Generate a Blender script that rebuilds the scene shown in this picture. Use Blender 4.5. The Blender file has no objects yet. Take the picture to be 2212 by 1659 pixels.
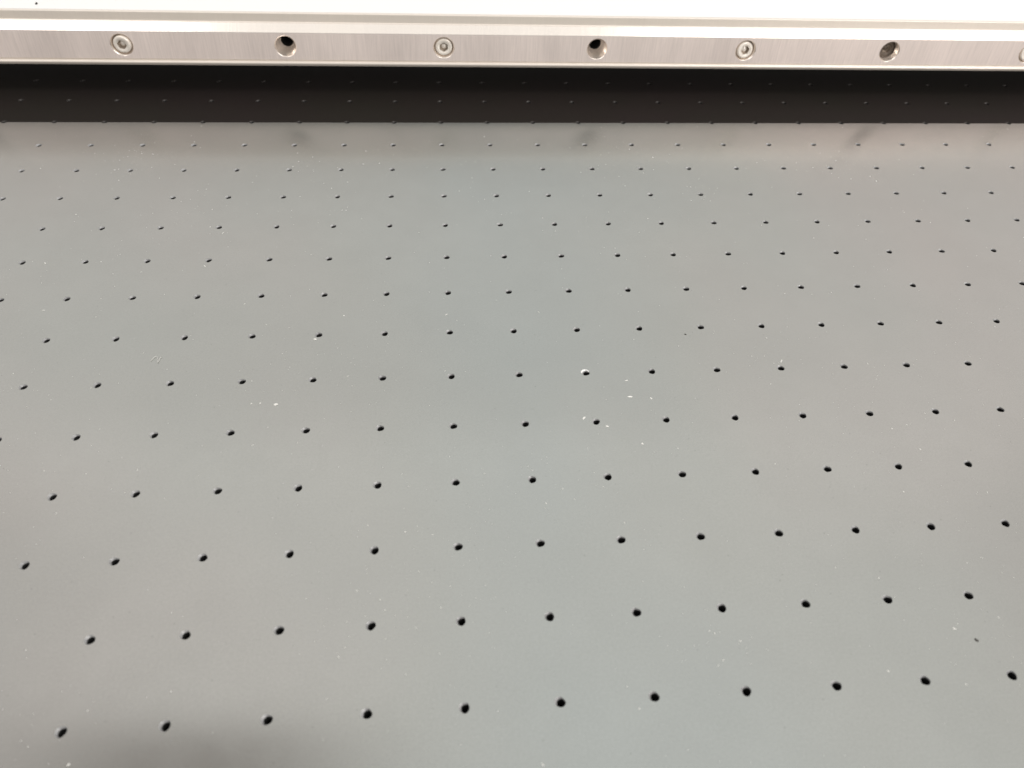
import bpy, bmesh, math, random
from mathutils import Matrix, Vector
random.seed(11)
S = 0.0175            # one hole pitch of the plate in metres; all lengths below are in pitches
sc = bpy.context.scene
C = sc.collection

# ---------------------------------------------------------------- camera
cd = bpy.data.cameras.new('camera'); cam = bpy.data.objects.new('camera', cd); C.objects.link(cam)
sc.camera = cam
R = Matrix(((0.99590817, 0.02596707, -0.08655998), (-0.08036114, 0.69262412, -0.71680814), (0.04134013, 0.72083114, 0.69187677))).to_4x4()
cam.matrix_world = Matrix.Translation(Vector((-0.16049508, -3.84671076, 8.34827754)) * S) @ R
cd.sensor_width = 36.0; cd.lens = 36.0 * 1785.16 / 2212.0
cd.clip_start = 0.005; cd.clip_end = 100
cd.dof.use_dof = True; cd.dof.focus_distance = 13.6 * S; cd.dof.aperture_fstop = 24

# ---------------------------------------------------------------- world and lamps
w = bpy.data.worlds.new('World'); sc.world = w; w.use_nodes = True
bg = w.node_tree.nodes['Background']; bg.inputs['Color'].default_value = (1.0, 0.965, 0.93, 1); bg.inputs['Strength'].default_value = 0.60

def area(name, loc, aim, sx, sy, radiance, col):
    l = bpy.data.lights.new(name, 'AREA'); l.shape = 'RECTANGLE'; l.size = sx; l.size_y = sy
    l.energy = radiance * sx * sy * math.pi ; l.color = col
    o = bpy.data.objects.new(name, l); C.objects.link(o); o.location = loc
    o.rotation_euler = (Vector(aim) - Vector(loc)).to_track_quat('-Z', 'Y').to_euler()
    return o
# two strip lamps above and a little in front of the rail, a broad lamp overhead, a lamp to the front right
area('strip_light', (-1.30, -0.22, 1.25), (-1.30, 0.25, 0), 1.70, 0.40, 2.4, (1.0, 0.985, 0.985))
area('strip_light', (1.50, -0.22, 1.25), (1.50, 0.25, 0), 2.20, 0.40, 2.8, (1.0, 0.985, 0.95))
area('ceiling_light', (0.30, 0.27, 1.9), (0.30, 0.27, 0), 3.3, 3.0, 0.58, (1.0, 1.0, 0.98))
area('back_light', (0.1, 1.9, 1.45), (0.1, 0.2, 0), 5.0, 0.9, 0.46, (1.0, 0.99, 0.97))
area('side_light', (0.68, -0.55, 0.55), (0.1, 0.22, 0), 0.6, 0.5, 5.0, (1.0, 0.95, 0.92))

sc.view_settings.view_transform = 'Standard'; sc.view_settings.look = 'None'
sc.view_settings.exposure = 0; sc.view_settings.gamma = 1

# ---------------------------------------------------------------- materials
class NT:
    def __init__(s, name):
        s.m = bpy.data.materials.new(name); s.m.use_nodes = True
        s.t = s.m.node_tree; s.b = s.t.nodes['Principled BSDF']
    def n(s, typ, **kw):
        n = s.t.nodes.new(typ)
        for k, v in kw.items(): setattr(n, k, v)
        return n
    def l(s, a, b): s.t.links.new(a, b)
    def coord(s, scale=(1, 1, 1), rot=(0, 0, 0)):
        g = s.n('ShaderNodeNewGeometry'); mp = s.n('ShaderNodeMapping')
        mp.inputs['Scale'].default_value = tuple(v / S for v in scale); mp.inputs['Rotation'].default_value = rot
        s.l(g.outputs['Position'], mp.inputs['Vector']); return mp.outputs['Vector']
    def noise(s, vec, scale, detail=3, rough=0.5):
        n = s.n('ShaderNodeTexNoise'); n.inputs['Scale'].default_value = scale
        n.inputs['Detail'].default_value = detail; n.inputs['Roughness'].default_value = rough
        s.l(vec, n.inputs['Vector']); return n.outputs['Fac']
    def ramp(s, fac, stops):
        r = s.n('ShaderNodeValToRGB'); e = r.color_ramp.elements
        while len(e) < len(stops): e.new(0.5)
        for k, (p, c) in zip(e, stops):
            k.position = p; k.color = (c, c, c, 1) if isinstance(c, float) else (*c, 1)
        s.l(fac, r.inputs['Fac']); return r.outputs['Color']
    def mul(s, a, b, f=1.0, mode='MULTIPLY'):
        x = s.n('ShaderNodeMix', data_type='RGBA', blend_type=mode); x.inputs[0].default_value = f
        s.l(a, x.inputs[6]); s.l(b, x.inputs[7]); return x.outputs[2]
    def bump(s, h, strength, dist):
        b = s.n('ShaderNodeBump'); b.inputs['Strength'].default_value = strength; b.inputs['Distance'].default_value = dist
        s.l(h, b.inputs['Height']); s.l(b.outputs['Normal'], s.b.inputs['Normal'])
def simple(name, col, rough=0.5, metal=0.0):
    m = NT(name); m.b.inputs['Base Color'].default_value = (*col, 1)
    m.b.inputs['Roughness'].default_value = rough; m.b.inputs['Metallic'].default_value = metal; return m

OFF = 2.1
def plate_material():
    m = NT('satin_grey_anodised_metal'); b = m.b
    v = m.coord()
    sx = m.n('ShaderNodeSeparateXYZ'); m.l(v, sx.inputs[0])
    def mt(op, a, b):
        x = m.n('ShaderNodeMath', operation=op)
        for k, q in enumerate((a, b)):
            if isinstance(q, (int, float)): x.inputs[k].default_value = q
            else: m.l(q, x.inputs[k])
        return x.outputs[0]
    drift = mt('MULTIPLY', mt('ABSOLUTE', mt('SUBTRACT', sx.outputs[0], 1.2), 0), 0.032)   # warm colour cast to both sides, put into the base colour
    hf = mt('ADD', mt('MULTIPLY', m.noise(m.coord((1, 0.8, 1), (0, 0, OFF)), 0.16, 2), 0.6), mt('ADD', drift, 0.06))
    hue = m.ramp(hf, [(0.30, (0.384, 0.408, 0.394)), (0.47, (0.400, 0.408, 0.386)), (0.70, (0.426, 0.405, 0.384))])
    cloud = m.ramp(m.noise(v, 0.9, 4), [(0.3, 0.965), (0.7, 1.0)])
    grain = m.ramp(m.noise(v, 34, 3, 0.7), [(0.25, 0.90), (0.75, 1.0)])
    pit = m.n('ShaderNodeTexVoronoi'); pit.inputs['Scale'].default_value = 5.5; m.l(v, pit.inputs['Vector'])
    pits = m.ramp(pit.outputs['Distance'], [(0.028, 0.62), (0.045, 1.0)])
    c = m.mul(m.mul(m.mul(hue, cloud), grain), pits)
    m.l(c, b.inputs['Base Color'])
    b.inputs['Metallic'].default_value = 0.74
    b.inputs['Anisotropic'].default_value = 0.85
    tg = m.n('ShaderNodeTangent', direction_type='UV_MAP', uv_map='flat'); m.l(tg.outputs['Tangent'], b.inputs['Tangent'])
    rr = m.ramp(m.noise(v, 3.0, 5), [(0.3, 0.235), (0.7, 0.27)])
    m.l(rr, b.inputs['Roughness'])
    m.bump(m.noise(v, 30, 3, 0.6), 0.05, 0.00006)
    return m.m
def brushed(name, col, rough, streak=1.0, metal=0.85):
    m = NT(name); b = m.b
    fine = m.ramp(m.noise(m.coord((22, 1, 0.9), (0, 0.10, 0)), 1.6, 4, 0.65), [(0.25, 1.0 - 0.16 * streak), (0.75, 1.0)])
    wide = m.ramp(m.noise(m.coord((1, 0.1, 0.12)), 1.1, 3), [(0.3, 1.0 - 0.12 * streak), (0.7, 1.0)])
    base = m.n('ShaderNodeRGB'); base.outputs[0].default_value = (*col, 1)
    m.l(m.mul(m.mul(base.outputs[0], fine), wide), b.inputs['Base Color'])
    b.inputs['Metallic'].default_value = metal
    m.l(m.ramp(m.noise(m.coord((22, 1, 0.9), (0, 0.1, 0)), 2.4, 3), [(0.2, rough - 0.05), (0.8, rough + 0.07)]), b.inputs['Roughness'])
    m.bump(m.noise(m.coord((30, 1, 0.8), (0, 0.1, 0)), 1.6, 3), 0.12, 0.00005)
    return m.m
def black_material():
    m = NT('dark_band_colour'); b = m.b
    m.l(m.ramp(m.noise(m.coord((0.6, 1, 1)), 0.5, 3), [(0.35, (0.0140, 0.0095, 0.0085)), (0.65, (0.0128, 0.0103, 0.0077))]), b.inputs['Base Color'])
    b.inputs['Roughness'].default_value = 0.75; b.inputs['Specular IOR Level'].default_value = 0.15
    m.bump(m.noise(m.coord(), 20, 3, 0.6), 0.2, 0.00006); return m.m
PLATE = plate_material()
FACE = brushed('brushed_steel_face', (0.95, 0.84, 0.785), 0.52, 1.2, 0.2)
RISER = brushed('satin_steel_riser', (0.84, 0.77, 0.69), 0.35, 0.3, 0.35)
LEDGE = brushed('brushed_steel_ledge', (0.82, 0.76, 0.70), 0.16, 0.3, 0.9)
BORE = simple('machined_bore_steel', (0.82, 0.74, 0.67), 0.24, 0.8).m
def hole_wall_material():
    m = NT('bare_metal_hole_wall'); b = m.b
    m.l(m.ramp(m.noise(m.coord(), 14, 3), [(0.3, 0.26), (0.7, 0.42)]), b.inputs['Base Color'])
    b.inputs['Metallic'].default_value = 0.2; b.inputs['Roughness'].default_value = 0.42
    return m.m
WALL = hole_wall_material()
BLACKWALL = simple('dark_band_hole_wall', (0.036, 0.032, 0.029), 0.4, 0.3).m  # darker colour for the hole walls inside the dark band
DARK = simple('black_cavity', (0.006, 0.006, 0.006), 0.8).m
BLACK = black_material()
SKIRT = simple('matt_black_lacquer', (0.045, 0.036, 0.032), 0.7).m
def screw_material():
    m = NT('nickel_plated_steel'); b = m.b
    m.l(m.ramp(m.noise(m.coord(), 9, 4), [(0.3, (0.90, 0.82, 0.73)), (0.7, (1.0, 0.94, 0.86))]), b.inputs['Base Color'])
    b.inputs['Metallic'].default_value = 0.2; b.inputs['Roughness'].default_value = 0.2
    return m.m
SCREW = screw_material()
STEEL = simple('dull_steel', (0.6, 0.58, 0.56), 0.5, 0.4).m
SOCKET = simple('socket_wall_steel', (0.48, 0.41, 0.34), 0.3, 0.4).m
OXIDE = simple('tarnished_dark_steel', (0.16, 0.13, 0.105), 0.5, 0.7).m
WHITE = simple('white_gloss_paint', (0.90, 0.89, 0.875), 0.35).m
DUST = simple('pale_dust', (0.66, 0.655, 0.62), 0.8).m
FLAKE = simple('white_flake', (0.82, 0.81, 0.77), 0.8).m
CHIP = simple('bright_bare_edge', (0.92, 0.92, 0.90), 0.55, 0.2).m
BROWN = simple('brown_blocker_colour', (0.14, 0.07, 0.03), 0.6).m
SOOT = simple('dark_grit', (0.05, 0.045, 0.04), 0.8).m

# ---------------------------------------------------------------- helpers
def obj(name, bm_or_me, mat, parent=None, loc=None, smooth=False):
    if isinstance(bm_or_me, bmesh.types.BMesh):
        me = bpy.data.meshes.new(name)
        for v in bm_or_me.verts: v.co *= S
        bm_or_me.normal_update(); bm_or_me.to_mesh(me); bm_or_me.free()
        for m in (mat if isinstance(mat, list) else [mat]): me.materials.append(m)
        if smooth:
            for p in me.polygons: p.use_smooth = True
    else: me = bm_or_me
    o = bpy.data.objects.new(name, me); C.objects.link(o)
    if loc: o.location = Vector(loc) * S
    if parent: o.parent = parent
    return o
def empty(name, loc):
    o = bpy.data.objects.new(name, None); C.objects.link(o); o.location = Vector(loc) * S; o.empty_display_size = 0.01; return o
def tag(o, label=None, cat=None, group=None, kind=None):
    if label: o['label'] = label
    if cat: o['category'] = cat
    if group: o['group'] = group
    if kind: o['kind'] = kind
    return o
def lathe(bm, prof, n=32, outline=None, mats=None):
    """revolve (radius, depth) about z; outline scales the radius per angle"""
    rings = []
    for r, z in prof:
        rings.append([bm.verts.new((r * (outline[k] if outline else 1) * math.cos(2*math.pi*k/n), r * (outline[k] if outline else 1) * math.sin(2*math.pi*k/n), z)) for k in range(n)])
    for a in range(len(rings) - 1):
        for k in range(n):
            f = bm.faces.new((rings[a][k], rings[a][(k+1) % n], rings[a+1][(k+1) % n], rings[a+1][k]))
            if mats: f.material_index = mats[a]
    return rings

# ---------------------------------------------------------------- perforated plate with real holes
X0, X1, Y0, Y1 = -22, 30, -7, 17
NS = 24; HR = 0.049; CH = 0.010
outlines = []
for v in range(8):
    ph = [random.uniform(0, 6.28) for _ in range(4)]
    outlines.append([1 + 0.035*math.cos(2*a+ph[0]) + 0.035*math.cos(3*a+ph[1]) + 0.022*math.cos(5*a+ph[2]) for a in [2*math.pi*k/NS for k in range(NS)]])
def view_xy(i, j):
    d = Vector((i, j, 0)) - Vector((-0.16049508, -3.84671076, 8.34827754))
    l = R.to_3x3().transposed() @ d
    return 1106 + 1785.16 * l.x / -l.z, 829.5 - 1785.16 * l.y / -l.z
plate = empty('perforated_plate', (0, 5, 0))
tag(plate, 'satin grey metal plate perforated with rows of small round holes, under the screwed steel rail', 'perforated plate')
STRIP = 12.985   # beyond this line the dark band under the rail is put into the colour
bm = bmesh.new()
variant = {}
cols = [c for c in range(X0, X1 + 1)]
for j in range(Y0, Y1 + 1):
    for i in cols:
        vi = random.randrange(8); variant[(i, j)] = vi
        inner, outer = [], []
        for k in range(NS):
            a = 2*math.pi*k/NS; ca, sa = math.cos(a), math.sin(a)
            r = (HR + CH) * outlines[vi][k]; inner.append(bm.verts.new((i + r*ca, j - 5 + r*sa, 0)))
            q = 0.5 / max(abs(ca), abs(sa)); outer.append(bm.verts.new((i + q*ca, j - 5 + q*sa, 0)))
        for k in range(NS):
            bm.faces.new((inner[k], outer[k], outer[(k+1) % NS], inner[(k+1) % NS]))
bmesh.ops.remove_doubles(bm, verts=bm.verts, dist=1e-5)
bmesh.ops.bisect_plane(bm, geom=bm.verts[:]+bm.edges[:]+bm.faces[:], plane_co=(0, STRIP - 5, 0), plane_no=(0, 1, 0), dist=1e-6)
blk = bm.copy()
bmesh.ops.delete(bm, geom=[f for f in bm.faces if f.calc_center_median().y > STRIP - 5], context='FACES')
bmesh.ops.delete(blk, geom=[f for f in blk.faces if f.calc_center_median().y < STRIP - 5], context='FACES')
uvl = bm.loops.layers.uv.new('flat')
for f in bm.faces:
    for lp in f.loops: lp[uvl].uv = (lp.vert.co.x, lp.vert.co.y)
obj('plate_surface', bm, PLATE, plate)
o = obj('dark_band', blk, BLACK, plate); o['label'] = 'dark perforated band in the gap under the steel rail, its dark put into the colour'
# skirt of the plate (its thickness) and the dark chamber below
bm = bmesh.new()
def box(bm, a, b):
    vs = [bm.verts.new((x, y, z)) for x in (a[0], b[0]) for y in (a[1], b[1]) for z in (a[2], b[2])]
    for f in ((0,1,3,2),(4,6,7,5),(0,4,5,1),(2,3,7,6),(0,2,6,4),(1,5,7,3)): bm.faces.new([vs[q] for q in f])
box(bm, (X0-.5, Y0-5.5, -1.2), (X1+.5, Y1-4.5, -0.42))
obj('lower_frame', bm, SKIRT, plate)

sleeve_me = []
def sleeve_bm(bm, vi, cx=0, cy=0):
    n0 = len(bm.verts)
    ol = outlines[vi]
    rings = lathe(bm, [(HR+CH, 0), (HR+0.005, -0.006), (HR+0.002, -0.014), (HR*0.98, -0.024), (HR*0.96, -0.30)], NS, ol, [0, 0, 0, 1])
    for q, dx in enumerate((0, 0.003, 0.009, 0.015, 0.030)):
        for v in rings[q]: v.co.x += dx; v.co.y -= dx * 0.25
    f = bm.faces.new(list(reversed(rings[-1]))); f.material_index = 1
    bm.verts.ensure_lookup_table()
    if cx or cy:
        for v in bm.verts[n0:]: v.co.x += cx; v.co.y += cy
for vi in range(16):
    bm = bmesh.new(); sleeve_bm(bm, vi % 8)
    me = bpy.data.meshes.new('hole')
    for v in bm.verts: v.co *= S
    bmesh.ops.reverse_faces(bm, faces=bm.faces)
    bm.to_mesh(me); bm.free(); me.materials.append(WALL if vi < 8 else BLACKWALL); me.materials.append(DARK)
    for p in me.polygons: p.use_smooth = p.index < NS * 4
    sleeve_me.append(me)
rest = bmesh.new(); inview = 0
for (i, j), vi in variant.items():
    u, v = view_xy(i, j)
    if -8 < u < 2220 and 150 < v < 1667 and inview < 300:
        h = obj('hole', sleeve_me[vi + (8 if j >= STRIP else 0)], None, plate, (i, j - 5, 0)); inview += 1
    else:
        sleeve_bm(rest, vi, i, j - 5)
o = obj('outer_holes', rest, [WALL, DARK], plate); o['kind'] = 'stuff'
# one hole whose upper rim is chipped bright
bm = bmesh.new(); n = 20; a0, a1 = math.radians(25), math.radians(190)
top, out, low = [], [], []
for k in range(n + 1):
    a = a0 + (a1 - a0) * k / n; wd = 0.016 * math.sin(math.pi * k / n) ** 0.6
    top.append(bm.verts.new(((HR+CH+0.002)*math.cos(a), (HR+CH+0.002)*math.sin(a), 0.004)))
    out.append(bm.verts.new(((HR+CH+wd+0.002)*math.cos(a), (HR+CH+wd+0.002)*math.sin(a), 0.001)))
    low.append(bm.verts.new(((HR+0.002)*math.cos(a), (HR+0.002)*math.sin(a), -0.006)))
for k in range(n):
    bm.faces.new((top[k], out[k], out[k+1], top[k+1])); bm.faces.new((low[k], top[k], top[k+1], low[k+1]))
o = obj('chipped_rim', bm, CHIP, plate, (2, 0, 0)); o['label'] = 'bright white chipped rim around one hole'

# ---------------------------------------------------------------- steel rail above the plate
RD, ZB = 14.31, 0.673               # front face and bottom of the rail
RX0, RX1 = -22.5, 31.5
rail = empty('steel_rail', (0, RD, ZB))
tag(rail, 'long brushed steel rail with countersunk screws, raised over the far edge of the grey plate', 'rail')
def extrude(prof, mats=None, closed=False):
    bm = bmesh.new(); A = [bm.verts.new((RX0, y, z)) for y, z in prof]; B = [bm.verts.new((RX1, y, z)) for y, z in prof]
    n = len(prof)
    for k in range(n if closed else n - 1):
        q = (k + 1) % n; bm.faces.new((A[k], B[k], B[q], A[q]))
    if closed: bm.faces.new(list(reversed(A))); bm.faces.new(B)
    return bm
def arc(cy, cz, r, d0, d1, n=6):
    return [(cy + r*math.cos(math.radians(d0+(d1-d0)*k/n)), cz + r*math.sin(math.radians(d0+(d1-d0)*k/n))) for k in range(n+1)]
# face strip z 0.125 .. 0.70 above ZB with counterbored holes, spacing 3.44
FZ0, FZ1, HZ, CR = 0.125, 0.695, 0.415, 0.215
NB = 40; SP = 3.395; HX = 0.11
centres = [HX + SP * k for k in range(-6, 9)]
bm = bmesh.new()
def sq(a, hx):
    ca, sa = math.cos(a), math.sin(a)
    lim = []
    if abs(ca) > 1e-9: lim.append(hx / abs(ca))
    if sa > 1e-9: lim.append((FZ1 - HZ) / sa)
    if sa < -1e-9: lim.append((FZ0 - HZ) / sa)
    q = min(lim); return q*ca, q*sa
hw = 0.32
corner = sorted([math.atan2(FZ1-HZ, hw), math.atan2(FZ1-HZ, -hw), math.atan2(FZ0-HZ, hw) % (2*math.pi), math.atan2(FZ0-HZ, -hw) % (2*math.pi)])
angs = sorted(set([2*math.pi*k/NB for k in range(NB)] + corner))
for cx in centres:
    inn, out = [], []
    for a in angs:
        inn.append(bm.verts.new((cx + (CR+.018)*math.cos(a), 0, HZ + (CR+.018)*math.sin(a))))
        x, z = sq(a, hw); out.append(bm.verts.new((cx + x, 0, HZ + z)))
    m = len(angs)
    for k in range(m): bm.faces.new((inn[k], inn[(k+1) % m], out[(k+1) % m], out[k]))
edges = [RX0] + [v for cx in centres for v in (cx - hw, cx + hw)] + [RX1]
for a, b in zip(edges[0::2], edges[1::2]):
    if b > a: bm.faces.new([bm.verts.new(q) for q in ((a, 0, FZ0), (a, 0, FZ1), (b, 0, FZ1), (b, 0, FZ0))])
obj('face_strip', bm, FACE, rail)
# rounded top edge, ledge with a groove, raised back lip
top = arc(0.012, FZ1, 0.012, 180, 125, 4) + [(0.155, FZ1+0.150), (0.162, FZ1+0.146), (0.170, FZ1+0.150)]
obj('top_bevel', extrude(top), LEDGE, rail)
PZ = FZ1 + 0.345
lip = [(0.170, FZ1+0.150), (0.185, FZ1+0.168), (0.185, PZ - 0.03)] + arc(0.205, PZ - 0.02, 0.02, 180, 90, 4) + [(0.25, PZ), (0.25, PZ - .3)]
obj('back_lip', extrude(lip), RISER, rail)
low = [(0.0, FZ0), (0.018, FZ0 - 0.006), (0.018, FZ0 - 0.022), (-0.012, FZ0 - 0.030)] + arc(-0.004, 0.052, 0.036, 110, 200, 7) + [(-0.02, 0.0), (0.03, -0.001)]
obj('lower_lip', extrude(low), RISER, rail, smooth=False)
obj('underside', extrude([(0.03, -0.001), (0.03, 0.02), (2.0, 0.02)]), STEEL, rail)
# counterbores
bmc = bmesh.new()
D = 0.34
rings = lathe(bmc, [(CR+.018, 0), (CR-.010, -0.030), (CR-.010, -D), (0.135, -D), (0.135, -1.2)], 40, None, [0, 0, 0, 1])
f = bmc.faces.new(rings[-1]); f.material_index = 1
for v in bmc.verts: v.co = Vector((v.co.x, -v.co.z, v.co.y))
cb = obj('counterbore', bmc, [BORE, DARK], rail, (centres[0], 0, HZ), smooth=True)
cb.data.polygons[0].use_smooth = True
for cx in centres[1:]: obj('counterbore', cb.data, None, rail, (cx, 0, HZ))
# screws : socket head cap screws, built round +z then turned to face -y
def screw_head(dome):
    b = bmesh.new(); n = 36; HRs = 0.185
    pr = [(HRs, -0.30), (HRs, -0.035)] + [(HRs - 0.03 + 0.03*math.cos(t), -0.035 + 0.03*math.sin(t)) for t in (0.4, 0.8, 1.2, math.pi/2)] + [(0.125, -0.004 + dome), (0.112, -0.012 + dome)]
    rings = lathe(b, pr, n)
    # annulus between the round and the hexagonal socket
    hx = [1 / math.cos(((2*math.pi*k/n) % (math.pi/3)) - math.pi/6) for k in range(n)]
    hexr = [b.verts.new((0.088*hx[k]*math.cos(2*math.pi*k/n), 0.088*hx[k]*math.sin(2*math.pi*k/n), -0.014 + dome)) for k in range(n)]
    for k in range(n): b.faces.new((rings[-1][k], rings[-1][(k+1) % n], hexr[(k+1) % n], hexr[k]))
    for v in b.verts: v.co = Vector((v.co.x, -v.co.z, v.co.y))
    return b
def socket():
    b = bmesh.new(); n = 36
    hx = [1 / math.cos(((2*math.pi*k/n) % (math.pi/3)) - math.pi/6) for k in range(n)]
    rs = []
    for r, z, hh in ((0.088, -0.014, 1), (0.086, -0.10, 1), (0.060, -0.102, 0), (0.052, -0.075, 0), (0.022, -0.058, 0)):
        rs.append([b.verts.new((r*(hx[k] if hh else 1)*math.cos(2*math.pi*k/n), r*(hx[k] if hh else 1)*math.sin(2*math.pi*k/n), z)) for k in range(n)])
    for a in range(len(rs)-1):
        for k in range(n): b.faces.new((rs[a][k], rs[a][(k+1) % n], rs[a+1][(k+1) % n], rs[a+1][k])).material_index = 1 if a < 2 else 0
    b.faces.new(rs[-1])
    for v in b.verts: v.co = Vector((v.co.x, -v.co.z, v.co.y))
    return b
def flat_smooth(o):
    o.data.shade_smooth() if hasattr(o.data, 'shade_smooth') else None
    m = o.modifiers.new('edges', 'EDGE_SPLIT'); m.split_angle = math.radians(35); return o
# (index of the bore, turn of the socket, tilt, recess, label)
spec = {-2: (10, (4, -6), -0.012, 'bright screw with a slanting head, leftmost in view'),
        0: (28, (0, 0), 0.018, 'bright socket screw sitting flush in the middle bore'),
        2: (50, (-3, 5), 0.005, 'bright socket screw right of the middle'),
        4: (15, (-4, 6), 0.000, 'bright screw cut by the right picture edge'),
        3: (0, (0, 0), 0.150, 'dark tarnished screw sunk deep in its bore'),
        -4: (33, (2, 1), 0.04, None), -6: (3, (0, 0), 0.05, None), 6: (21, (1, 1), 0.04, None), 8: (44, (0, 2), 0.04, None)}
h0 = s0 = None
for k, (turn, tilt, rec, lab) in spec.items():
    cx = HX + SP * k
    if h0 is None:
        h0 = flat_smooth(obj('screw', screw_head(0), SCREW, rail)); s0 = flat_smooth(obj('socket', socket(), [SCREW, SOCKET], h0)); o = h0; s = s0
    else:
        o = h0.copy(); C.objects.link(o); o.parent = rail
        s = s0.copy(); C.objects.link(s); s.parent = o
    if k == 3:
        for q in (o, s): q.data = q.data.copy(); q.data.materials[0] = OXIDE
    o.location = Vector((cx, rec, HZ)) * S
    o.rotation_euler = (math.radians(tilt[0]), math.radians(turn), math.radians(tilt[1]))
    if lab: o['label'] = lab
    elif 'label' in o: del o['label']

# white panel that the rail edges
bm = bmesh.new(); box(bm, (RX0, 0.0, -0.5), (RX1, 10, 0))
bmesh.ops.bevel(bm, geom=[e for e in bm.edges], offset=0.01, segments=2, affect='EDGES')
o = obj('white_panel', bm, WHITE, None, (0, RD + 0.253, ZB + PZ + 0.003)); tag(o, 'glaring white panel behind the top edge of the steel rail', 'panel')
def chip(name, x, y, z, r, mat, rot=0, asp=1.0, h=0.25, n=7):
    b = bmesh.new(); top, bot = [], []
    for k in range(n):
        a = 2*math.pi*k/n; q = r * random.uniform(0.55, 1.15)
        px, py = q*math.cos(a)*asp, q*math.sin(a)
        px, py = px*math.cos(rot)-py*math.sin(rot), px*math.sin(rot)+py*math.cos(rot)
        bot.append(b.verts.new((px, py, 0.001))); top.append(b.verts.new((px*0.8, py*0.8, r*h*random.uniform(.6, 1.3))))
    b.faces.new(top)
    for k in range(n): b.faces.new((bot[k], bot[(k+1) % n], top[(k+1) % n], top[k]))
    return obj(name, b, mat, None, (x, y, z))
o = chip('grit_speck', -8.35, RD + 0.52, ZB + PZ + 0.003, 0.045, SOOT, 0.3, 0.7, 0.5); tag(o, 'single dark speck on the white panel at upper left', 'speck')

# ---------------------------------------------------------------- flakes and dust on the plate
flakes = [(-2.046, 5.895, .034, 1.3, 0.2, 'ragged white flake just below a hole, left of centre'),
          (-2.464, 4.512, .040, 1.8, 0.1, 'largest white flake, rightmost of a row of three left of centre'),
          (-2.678, 4.547, .017, 2.2, 1.4, 'thin upright flake between two others left of centre'),
          (-2.798, 4.543, .018, 1.2, 0.4, 'small round flake, leftmost of a row of three'),
          (1.839, 4.075, .024, 2.6, 0.8, 'slanting white sliver to the left above a hole, below the chipped hole'),
          (2.147, 3.902, .022, 1.8, -0.4, 'small white flake right of and below a hole, beside the slanting sliver'),
          (2.575, 4.473, .025, 2.6, 0.0, 'flat level sliver on the bare plate right of the chipped hole'),
          (2.874, 4.432, .022, 1.7, -0.9, 'tapered white flake beside the flat level sliver'),
          (2.583, 4.813, .020, 2.0, 0.1, 'small oval flake right of the chipped hole, nearest to it'),
          (2.578, 3.554, .030, 1.0, 0.3, 'round pale crumb standing alone right of centre')]
for x, y, r, asp, rot, lab in flakes:
    o = chip('dust_flake', x, y, 0.0, r*0.62, FLAKE, rot, asp, 0.35); tag(o, lab, 'flake', 'loose white flakes on the plate')
o = chip('grit_speck', 5.816, 0.428, 0, 0.019, SOOT, -1.0, 1.5, 0.35); tag(o, 'dark speck of grit near the right edge of the plate', 'speck')
o = chip('grit_speck', 3.712, 5.831, 0, 0.016, SOOT, -0.5, 1.5, 0.35); tag(o, 'dark speck of grit below the upper holes, right of centre', 'speck')
def fibre(pts, r=0.0032):
    b = bmesh.new(); prev = None
    for i, p in enumerate(pts):
        p = Vector(p); q = Vector(pts[min(i+1, len(pts)-1)]); p0 = Vector(pts[max(i-1, 0)]); t = (q - p0).normalized()
        u = t.cross(Vector((0, 0, 1))).normalized(); w_ = u.cross(t)
        ring = [b.verts.new(p + (u*math.cos(a) + w_*math.sin(a))*r) for a in [2*math.pi*k/5 for k in range(5)]]
        if prev:
            for k in range(5): b.faces.new((prev[k], prev[(k+1) % 5], ring[(k+1) % 5], ring[k]))
        prev = ring
    return b
fp = [(-0.09 + 0.03*math.sin(t*0.5) + 0.018*t, 0.10*math.sin(t*0.9)*(1-t/14) + 0.004*t, 0.008 + 0.004*abs(math.sin(t))) for t in [k*0.5 for k in range(20)]]
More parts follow.
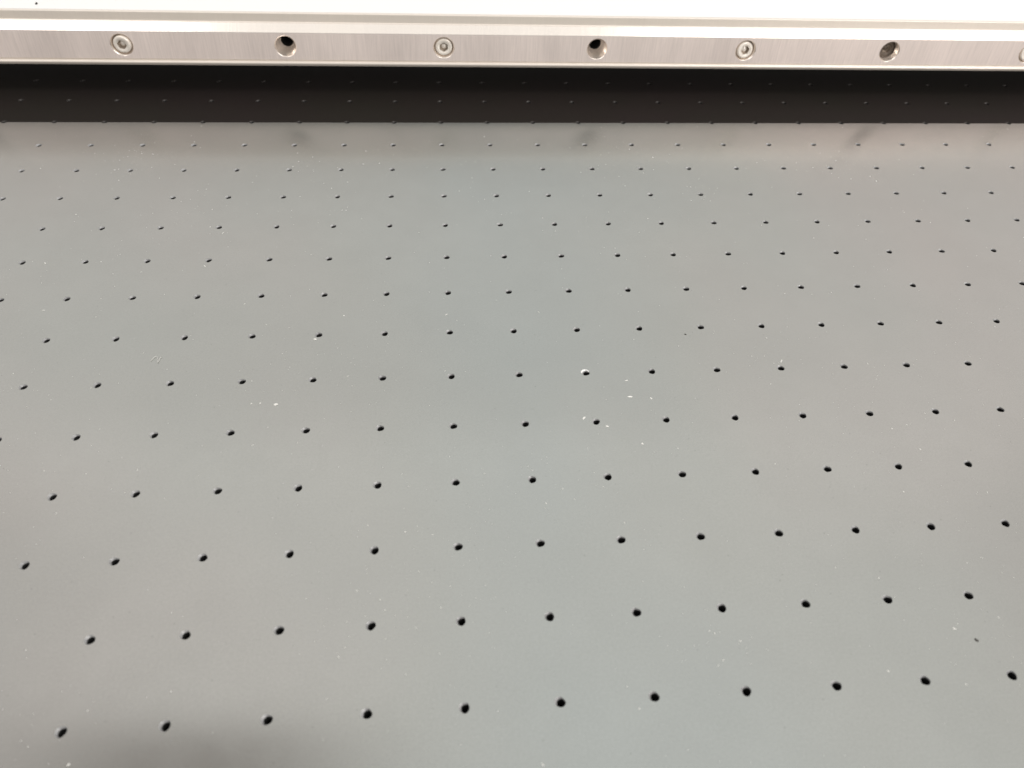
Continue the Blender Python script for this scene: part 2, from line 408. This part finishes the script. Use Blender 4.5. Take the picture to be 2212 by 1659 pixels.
o = obj('lint_fibre', fibre(fp), DUST, None, (-4.277, 5.481, 0)); tag(o, 'fine curled white lint fibre on the left of the plate', 'fibre')

bm = bmesh.new(); rng = random.Random(5)
def speck(bm, x, y, r, asp, rot, n=6):
    ring = []; cv = bm.verts.new((x, y, r*0.45 + 0.002))
    for k in range(n):
        a = 2*math.pi*k/n; q = r*rng.uniform(.5, 1.15); px, py = q*math.cos(a)*asp, q*math.sin(a)
        ring.append(bm.verts.new((x + px*math.cos(rot)-py*math.sin(rot), y + px*math.sin(rot)+py*math.cos(rot), 0.001)))
    for k in range(n): bm.faces.new((ring[k], ring[(k+1) % n], cv))
count = 0
clusters = [(rng.uniform(-7, 9), rng.uniform(-1, 12), rng.uniform(.3, 1.1)) for _ in range(46)]
def nearhole(x, y): return math.hypot(x - round(x), y - round(y)) < 0.075
while count < 3400:
    if rng.random() < 0.45:
        c = rng.choice(clusters); x, y = rng.gauss(c[0], c[2]), rng.gauss(c[1], c[2]*.8)
    else: x, y = rng.uniform(-14, 18), rng.uniform(-5, 12.9)
    if nearhole(x, y) or y > 12.9: continue
    r = 0.0033 * math.exp(rng.gauss(0, 0.5)) * (1.9 if rng.random() < .08 else 1)
    speck(bm, x, y, min(r, .015), rng.uniform(1, 3.2) if rng.random() < .4 else rng.uniform(.8, 1.3), rng.uniform(0, 3.14)); count += 1
o = obj('dust', bm, DUST); tag(o, 'fine white dust specks scattered over the grey plate', 'dust', None, 'stuff')

# brown bracket added out of view above the plate to darken its near left reflection
bm = bmesh.new(); box(bm, (-2.5, -2.7, -0.35), (2.3, 1.75, 1.2))
bmesh.ops.bevel(bm, geom=[e for e in bm.edges], offset=0.25, segments=4, affect='EDGES')
br = empty('reflection_blocker', (-5.3, 2.3, 9.2)); tag(br, 'brown bracket added out of view above the near left corner to darken the reflection in the plate', 'blocker')
obj('blocker_body', bm, BROWN, br)
bm = bmesh.new(); box(bm, (-0.35, -0.5, 1.2), (0.55, 0.3, 9)); obj('blocker_arm', bm, BROWN, br)
